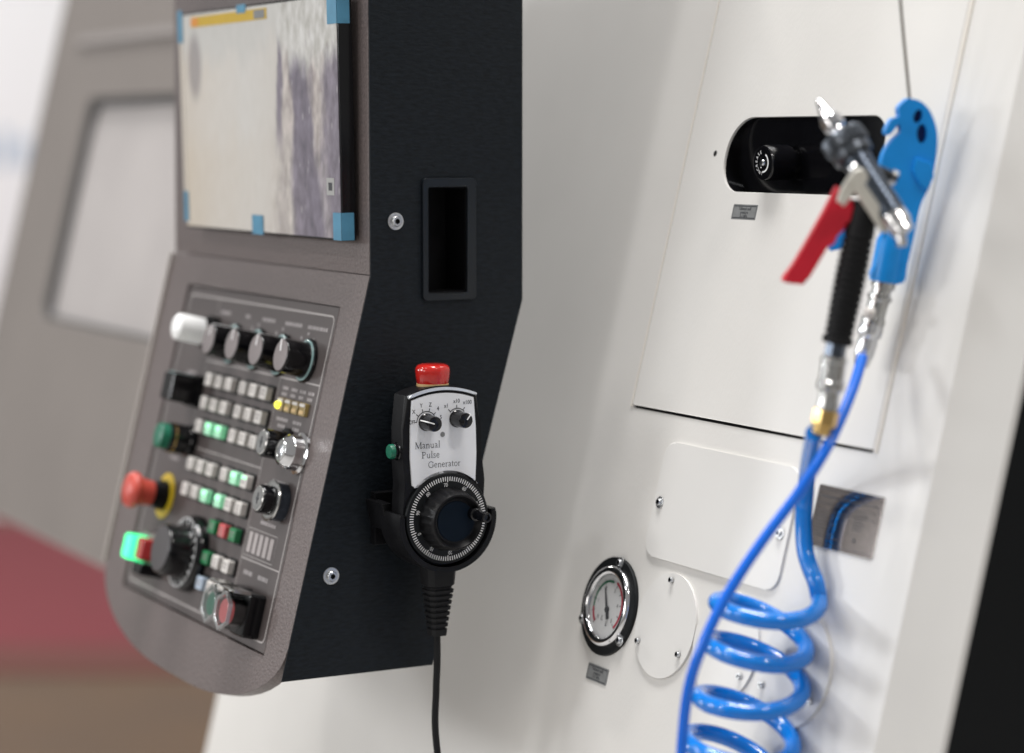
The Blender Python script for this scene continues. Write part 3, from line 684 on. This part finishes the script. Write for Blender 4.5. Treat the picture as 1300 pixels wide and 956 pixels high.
# bottom edge of the face plate follows the round dial
pl_ = MB().prism(po+[(-58.5, 1206)]+arc(DC[0], DC[1], 41.6, 137, 43, 20)+[(-.8, 1206)], H-2, H, bev=.4).build('face_plate', plate_silver, mp, FS)
k = MB(); k.T = Matrix.Translation((0, 0, H+.12))
serif_word(k, 'Manual', -59.2, 1239.6, 8.0); serif_word(k, 'Pulse', -52.8, 1231.0, 8.0); serif_word(k, 'Generator', -46.6, 1222.6, 7.6)
k.build('title_print', print_dark, pl_, FS)
K1, K2 = (-48, 1262), (-18.6, 1263.4)
k = MB(); k.T = Matrix.Translation((0, 0, H+.12))
k.ribbon(arc(K1[0], K1[1], 9.2, 178, 35, 24), .8)
for t in (178, 144, 110, 75, 42, 10): k.ribbon([(K1[0]+r*math.cos(R(t)), K1[1]+r*math.sin(R(t))) for r in (9, 10.8 if t == 178 else 12)], .75)
k.ribbon(arc(K2[0], K2[1], 9.0, 140, 40, 20), .8)
for t in (135, 92, 52): k.ribbon([(K2[0]+r*math.cos(R(t)), K2[1]+r*math.sin(R(t))) for r in (9, 12)], .75)
k.build('scale_print', print_dark, pl_, FS)
for s_, t, rr, K_ in (('OFF', 178, 13.4, K1), ('X', 142, 15.2, K1), ('Y', 109, 15.2, K1), ('Z', 76, 15.2, K1), ('4', 45, 15.6, K1), ('5', 14, 14.2, K1), ('x1', 132, 15.6, K2), ('x10', 92, 15.2, K2), ('x100', 54, 16.8, K2)):
    text(s_, 4.9, 'scale_text', print_dark, pl_, at(FS, K_[0]+rr*math.cos(R(t)), K_[1]+rr*math.sin(R(t)), H+.12), sx=.62 if s_ == 'OFF' else .86, bold=.014)
for K_, rt in ((K1, R(72)), (K2, R(-40))):
    M = at(FS, K_[0], K_[1], H)
    kb = MB().lathe([(7.6, 0), (7.6, 1.2), (7, 2), (6.6, 16), (6.2, 17), (5, 17.4), (0, 17.4)], n=32).build('selector_knob', black_gloss, mp, M)
    MB().box(-.5, .5, 6.3, 7.15, 2, 16.6).box(-.5, .5, 1, 6.6, 17, 17.7).build('pointer', print_white, kb, M @ Matrix.Rotation(rt, 4, 'Z'))
MB().lathe([(0, .5), (2.1, .4), (2.3, 0)], n=20).build('pilot_led', plate_grey, mp, at(FS, -32.6, 1250.6, H))
# emergency stop on top
ME = FS @ Matrix.Translation((-.0335, 1.2868, .043)) @ Matrix.Rotation(R(-90), 4, 'X')
et = MB().lathe([(14, 0), (14, 6.4), (12, 7)], n=40).build('stop_button', cream, mp, ME); et['label'] = 'glossy red stop button on top'
MB().lathe([(12.6, 5.2), (13.6, 6.4), (14.6, 12), (15.1, 17), (14.7, 20), (13.2, 22), (10.6, 23), (6, 23.3), (0, 23.4)], n=48).build('stop_cap', stop_red, et, ME)
# green enable button on the left flank
MGb = FS @ Matrix.Translation((-.0655, 1.2368, .046)) @ Matrix.Rotation(R(-90), 4, 'Y')
gbt = MB().lathe([(8, 0), (8, 4), (7, 4.6), (7, 7.2), (6.4, 7.4)], n=28).build('enable_button', black_gloss, mp, MGb)
MB().lathe([(6.4, 7), (6.3, 10.5), (5.6, 11.6), (0, 11.8)], n=28).build('button_cap', jade, gbt, MGb)
# graduated dial and wheel
MD = at(FS, DC[0], DC[1], H)
gd = MB().lathe([(39.6, -8), (39.6, 1), (39, 1.8), (28, 2.6), (20, 2.6)], n=72).build('graduated_dial', black_matte, mp, MD)
k = MB()
for i in range(100):
    t = R(90+3.6*i); r0 = 32.8 if i % 10 else 31.8
    k.ribbon([(r0*math.cos(t), r0*math.sin(t)), (36.5*math.cos(t), 36.5*math.sin(t))], .8, 2.35)
k.build('dial_ticks', print_white, gd, MD)
for i in range(10):
    t = R(90+36*i)+R(4); text(str((70+10*i) % 100), 4.6, 'numeral', print_white, gd, at(FS, DC[0]+29.4*math.cos(t), DC[1]+29.4*math.sin(t), H+2.8, t-math.pi/2), sx=.85)
wh = MB(); n_ = 96; prof = [(27.4, 2.4), (27, 5), (25.2, 17), (24.4, 20), (23.4, 22), (22.2, 22.4), (21.6, 21.8), (19, 17.6), (18, 17.2), (0, 17.2)]
rings = []
for j, (r, h) in enumerate(prof[:-1]):
    rings.append([wh.v(((r+(.5*(-1)**(i//2) if j in (1, 2) else 0))*math.cos(2*math.pi*i/n_), (r+(.5*(-1)**(i//2) if j in (1, 2) else 0))*math.sin(2*math.pi*i/n_), h)) for i in range(n_)])
c_ = wh.v((0, 0, 17.2))
for a_, b_ in zip(rings, rings[1:]):
    for i in range(n_): wh.bm.faces.new((a_[i], a_[(i+1) % n_], b_[(i+1) % n_], b_[i]))
for i in range(n_): wh.bm.faces.new((rings[-1][i], rings[-1][(i+1) % n_], c_))
who = wh.build('handwheel', black_plastic, mp, MD)
MB().lathe([(17.6, 17.2), (17.3, 17.8), (0, 17.8)], n=48).build('wheel_cap', mat('blue_black_cap', (.003, .008, .016), .6, spec=.12), who, MD)
MB().lathe([(5.6, 16), (5.6, 24), (4.4, 25), (4.0, 38), (4.6, 41), (4.4, 43), (3.4, 43.6), (2.6, 43.4), (2.4, 41.5), (0, 41.5)], 16.5, 5.5, 28).build('crank_knob', black_gloss, who, MD)
# holder bracket hooked to the console
hb = MB().prism(arc(DC[0], DC[1], 46.5, -188, 8, 48)+arc(DC[0], DC[1], 41.8, 8, -188, 48), 24, 64, bev=1.4, seg=2)
hb.box(DC[0]-44, DC[0]+30, 1150, 1196, 0, 8.6, bev=1)
hb.prism([(DC[0]-49, 1190), (DC[0]-40, 1190), (DC[0]-40, 1166), (DC[0]-44, 1166)], 0, 34, bev=1.5)
hb.build('holder_bracket', black_plastic, co, FS)
# cable boot and cable
bo = MB(); z = 1137.5; segs = []
rows_ = [(1140, 15.5, 12), (1126, 14.8, 12)]
def rect_ring(z, cy_, wy, wx): return [bo.v((cy_+sx_*wy, z, 36+sz_*wx)) for sx_, sz_ in ((-1, -.6), (-.7, -1), (.7, -1), (1, -.6), (1, .6), (.7, 1), (-.7, 1), (-1, .6))]
rr = [rect_ring(1142, -25, 15, 13), rect_ring(1128, -25.3, 13.6, 12.5), rect_ring(1116, -25.6, 12.6, 11.8)]
for i in range(8):
    f = i/7; zt = 1114-i*5
    wy = 12.2-4.6*f; wx = 11.4-3.4*f; c0 = -25.6-.9*f
    rr += [rect_ring(zt, c0, wy*.84, wx*.82), rect_ring(zt-2, c0, wy*.84, wx*.82), rect_ring(zt-2.2, c0, wy, wx), rect_ring(zt-4.8, c0, wy*.98, wx*.98)]
rr.append(rect_ring(1071, -26.6, 7, 7.5))
for a_, b_ in zip(rr, rr[1:]):
    for i in range(8): bo.bm.faces.new((a_[i], a_[(i+1) % 8], b_[(i+1) % 8], b_[i]))
bo.bm.faces.new(rr[0]); bo.bm.faces.new(rr[-1][::-1])
bo.build('cable_boot', black_rubber, mp, FS)
MB().tube(spline([(-26.6, 1074, 36), (-26.4, 1050, 36), (-27.6, 1020, 36), (-29, 980, 38), (-24, 900, 50), (-10, 760, 55), (20, 620, 50)], 8), 3.1, 14).build('cable', black_rubber, mp, FS)

# ------------------------------------------------------------------ hanging air guns and hoses
gm = thing('blow_gun', 'metal air blow gun with red lever and black grip, nozzle pointing up', 'air gun', tuple(FM.translation))
ax0, ax1 = Vector((-27.5, 87.6, -26)), Vector((27.6, -4.6, 20)); adir = (ax1-ax0).normalized()
b = MB().axis(ax0, adir); b.lathe([(0, 0), (1.4, .3), (2.1, 1.4), (7.2, 17), (8.4, 18.2), (8.4, 25), (7.6, 26), (5.2, 26.2), (5.0, 31), (7.8, 32), (8.2, 36)], n=32).build('nozzle', mat('nozzle_chrome', (.58, .58, .60), .07, 1), gm, FM)
b = MB().axis(ax0, adir); n_ = 36
def lathe_knurl(b, prof, n, amp):
    rings = [[b.v(((r+amp*(-1)**i)*math.cos(2*math.pi*i/n), (r+amp*(-1)**i)*math.sin(2*math.pi*i/n), h)) for i in range(n)] for r, h in prof]
    for a_, c_ in zip(rings, rings[1:]):
        for i in range(n): b.bm.faces.new((a_[i], a_[(i+1) % n], c_[(i+1) % n], c_[i]))
    b.bm.faces.new(rings[0]); b.bm.faces.new(rings[-1])
lathe_knurl(b, [(11, 31.5), (14.6, 32.5), (16.2, 35), (16.4, 43), (15, 45)], 32, 1.0)
b.lathe([(13, 44.5), (15.2, 46.5), (15.2, 52), (13, 54)], n=36)
b.build('knurled_ring', mat('gunmetal_ring', (.085, .095, .11), .3, .8), gm, FM)
b = MB().axis(ax0, adir); b.lathe([(11, 52), (11.6, 56), (10.8, 62), (10.4, 104), (9.8, 106)], n=32).build('barrel', dark_anod, gm, FM)
b = MB().axis(ax0, adir); b.lathe([(9.8, 105), (10.2, 107), (10, 114), (8.4, 116), (8.4, 120), (5, 121.5), (0, 121.5)], n=32)
b.axis(ax0+adir*115, (.1, -1, .25)); b.lathe([(4, 0), (4, 12), (3.6, 15), (0, 15.6)], n=20); b.build('end_plug', chrome, gm, FM)
# side lever plate with pivot
lp = MB(); lp.T = Matrix.Translation((0, 0, 6)) @ Matrix.Rotation(R(16), 4, Vector((1, .6, 0)))
ba, bb_ = Vector((-9, 33)), Vector((17.5, -3.5)); bd = (bb_-ba).normalized(); bq = Vector((-bd.y, bd.x))
lp.prism([tuple(ba+bq*4.4), tuple(ba-bq*4.4), tuple(bb_-bq*5), tuple(bb_+bq*5)], 9, 13.5, bev=1.2)
lp.prism(circ(-6.5, 36, 6.2, 24), 9.5, 14.5, bev=1); lp.prism([(-12, 38), (-4, 33), (-12, 20), (-16, 14), (-21, 18), (-18.5, 27)], 8, 12, bev=1)
lev = lp.build('lever_plate', mat('satin_steel', (.66, .64, .58), .45, .7), gm, FM)
MB().lathe([(3.8, 16), (3.8, 18.6), (2.6, 19.8), (0, 20.2)], -6, 37.5, 24).build('pivot_screw', chrome, lev, FM)
b = MB().axis((4, 40, -2), (.86, -.36, -.05)); b.lathe([(4.4, -4), (4.4, 20), (3.2, 20.5), (3.2, 26)], n=20); b.build('hook_bar', mat('dark_bar', (.03, .032, .035), .35, .6), gm, FM)
b = MB().axis((4, 40, -4), (.86, -.36, -.05)); b.lathe([(5.4, 21.5), (5.4, 25.5), (3, 26.5), (0, 26.8)], n=6); b.build('hook_nut', steel, gm, FM)
# red lever
rl = [(-17, 25), (-9, 20), (-4.5, 10), (-9.5, -4), (-20, -14.5), (-30, -31), (-39, -45), (-44.5, -45.8), (-55.5, -43.4), (-47.5, -31), (-36, -11), (-25.5, 8)]
MB().prism([(p.x, p.y) for p in spline([(x, y, 0) for x, y in rl+[rl[0]]], 3)[:-1]], -5.5, 7.5, bev=3, seg=3).build('red_lever', trig_red, gm, FM)
# grip
g0, g1 = Vector((5, 14, 0)), Vector((-14.5, -90, 0)); gdir = (g1-g0).normalized(); gl = (g1-g0).length
b = MB().axis(g0, gdir); prof = [(0, 0), (9.5, 0), (10.4, 4)]
nr = 15
for i in range(nr):
    h = 24+(gl-30)*i/nr; r = 10.6+.9*math.sin(math.pi*min(1, i/nr+.15)); st = (gl-30)/nr
    prof += [(r, h), (r+.15, h+st*.62), (r-1.3, h+st*.7), (r-1.3, h+st*.9)]
prof += [(11.2, gl-5), (11.4, gl-3), (11, gl), (0, gl)]
b.lathe(prof, n=36).build('grip', black_rubber, gm, FM)
b = MB().axis(g1, gdir); b.lathe([(7.8, -1), (7.8, 9), (8.6, 9.5)], n=6); b.build('hex_bush', dark_anod, gm, FM)
b = MB().axis(g1+gdir*9, (-.12, -1, 0)); b.lathe([(8.2, 0), (9.8, 1.5), (9.8, 4.5), (9.2, 5.2), (9.2, 18), (10.2, 19), (10.2, 24.5), (8.8, 26), (7.4, 27), (7.4, 34), (8, 35), (8, 40)], n=32).build('coupler', steel, gm, FM)
b = MB().axis(g1+gdir*9+Vector((-.12, -1, 0)).normalized()*39, (-.2, -1, 0)); b.lathe([(7, 0), (9.6, 1.5), (9.6, 12), (8.8, 13.5), (7.6, 14), (7.2, 19), (6.5, 20)], n=6); b.build('brass_nut', brass, gm, FM)

gb_ = thing('blow_gun', 'blue plastic blow gun hanging from a wire, two holes near its hooked top', 'air gun', tuple(FB.translation))
bo_ = [(1.7, 74.1), (10.7, 72.3), (18.5, 65.2), (23.5, 53.4), (24.9, 41.6), (23.6, 26.7), (21.6, 14.9), (18.6, 6), (12.7, -7.1), (8.3, -29.8), (3.8, -50.7), (0, -65), (-22.3, -61), (-18.9, -47.7), (-14.5, -23.8), (-13.6, -6.0), (-16.3, 14.9), (-17.1, 26.7), (-14.3, 35.6), (-9.6, 42.7), (-3.8, 48.6), (-3.2, 53), (-5, 54.5), (-8.2, 49.6), (-12.4, 46.3), (-14.4, 49.8), (-10, 58.6), (-4.6, 60.6), (-4.9, 67.6)]
holes = [[(9.7+3.4*math.cos(t)+.25*3.4*math.sin(t), 60.6+5.2*math.sin(t)) for t in [2*math.pi*i/16 for i in range(16)]], [(12.9+3.8*math.cos(t), 47.6+7.4*math.sin(t)) for t in [2*math.pi*i/20 for i in range(20)]]]
out_s = [(p.x, p.y) for p in spline([(x, y, 0) for x, y in bo_+[bo_[0]]], 4)[:-1]]
gbd = MB().prism(out_s, -8, 8, holes=holes, bev=2.6, seg=3).build('gun_body', gun_blue, gb_, FB, smooth=50)
MB().prism([(3, 66), (17, 66), (19, 38), (6, 38)], -5, -2).build('hole_web', hole_blue, gb_, FB)
rg = MB().prism([(8, 30), (20, 26), (22.5, 16), (18, 5), (12, 9), (6, 20)], 7, 11, bev=1.6); rg.build('boss', gun_blue, gb_, FB)
b = MB().axis((-5, -20, 0), (-.17, -1, 0)); b.lathe([(6, 0), (11.4, 14), (11.6, 42), (11.2, 45), (8, 45.4)], n=32); b.build('gun_collar', gun_blue, gb_, FB)
MB().prism([(-38, -5), (-34, -9), (-44, -40), (-52, -41.5), (-54, -38)], -16, -7, bev=1.5).build('blue_lever', gun_blue, gb_, FB)
b = MB().axis((-12, -63, 0), (-.27, -1, 0)); b.lathe([(8, -2), (9.2, 0), (9.2, 6), (7.4, 7), (7.4, 11), (9.6, 12.5), (9.6, 15), (8, 17), (8, 29), (9.4, 30), (9.4, 34), (7, 36)], n=32)
b.build('coupler', steel, gb_, FB)
b = MB().axis((-12-.27*33, -63-33, 0), (-.25, -1, 0)); b.lathe([(8.6, 0), (9.4, 2), (9.4, 9), (8, 11), (7, 12), (7.8, 14), (7.4, 24), (5.8, 33), (5, 34)], n=32); b.build('hose_fitting', mat('clear_nickel', (.72, .73, .75), .2, .9), gb_, FB)
b = MB().axis((-22, -88, 8), (-1, .15, .3)); b.lathe([(4.6, 0), (4.6, 5), (3.5, 6.5), (0, 7)], n=24); b.build('release_tab', ivory, gb_, FB)

def place_curve(name, pts_mm, rad, m, label, cat, n=18):
    o = MB().tube(pts_mm, rad, n).build(name, m, None, I4, smooth=60); o['label'] = label; o['category'] = cat; return o
mmv = lambda p: Vector(p)*1000
# coiled hose: vertical spiral in front of the white front
co_c = Vector((.3732, .0908, 1.1590))*1000
ex, ey, ez = Vector((sy, cy, 0)), Vector((0, 0, 1)), Vector((cy, -sy, 0))
coil = []
turns = 4.6
for i in range(int(turns*36)+1):
    t = 2*math.pi*i/36; f_ = i/36
    rr_ = 37.5+1.6*math.sin(f_*4.3)-1.2*math.sin(f_*1.7)
    c = co_c + ex*(-7.5*f_) + ey*(-35*(f_+.09*math.sin(t)+.10*math.sin(f_*2.7))) + ez*(6*f_)
    x, zf = rr_*math.cos(t), rr_*math.sin(t)
    coil.append(c + ex*x + ez*zf + ey*(-3.5*math.sin(t)-(8.5+1.5*math.sin(f_*2.1))*math.cos(t)))
up_ = [mmv(p) for p in ((0.4434, 0.0794, 1.2872), (0.4109, 0.0996, 1.2675), (0.3812, 0.1184, 1.2464), (0.365, 0.1282, 1.2251), (0.3637, 0.1279, 1.2046), (0.3693, 0.1257, 1.1852), (0.3779, 0.1242, 1.1731), (0.3877, 0.1232, 1.1625))]
hose = spline(up_+[coil[0]], 8)[:-1]+coil
place_curve('coiled_hose', hose, 6.7, hose_blue, 'thick shiny blue hose, coiled at its lower end, below the brass nut', 'hose')
thin = [(0.4194, 0.1403, 1.3390), (0.43, 0.1246, 1.3186), (0.4434, 0.1021, 1.2947), (0.4519, 0.0813, 1.2724), (0.4454, 0.0632, 1.2431), (0.4377, 0.0431, 1.215), (0.4307, 0.024, 1.1858), (0.4254, 0.0084, 1.1583), (0.422, -0.0035, 1.1319), (0.416, -0.0096, 1.1055), (0.4124, -0.0125, 1.0732), (0.4113, -0.0128, 1.0315), (.41, 0, .95), (.40, .03, .85)]
place_curve('straight_hose', spline([mmv(p) for p in thin], 8), 4.1, hose_blue_thin, 'thin smooth blue hose slanting down in front of the coiled one', 'hose')
wpts = [FB @ Vector((.0047, .0725, 0)), FB @ Vector((-.0037, .1475, 0)), FB @ Vector((-.022, .33, 0)), FB @ Vector((-.045, .62, 0))]
place_curve('hanging_wire', spline([p*1000 for p in wpts], 4), 1.15, wire_mat, 'thin grey wire holding up the blue blow gun', 'wire', 10)
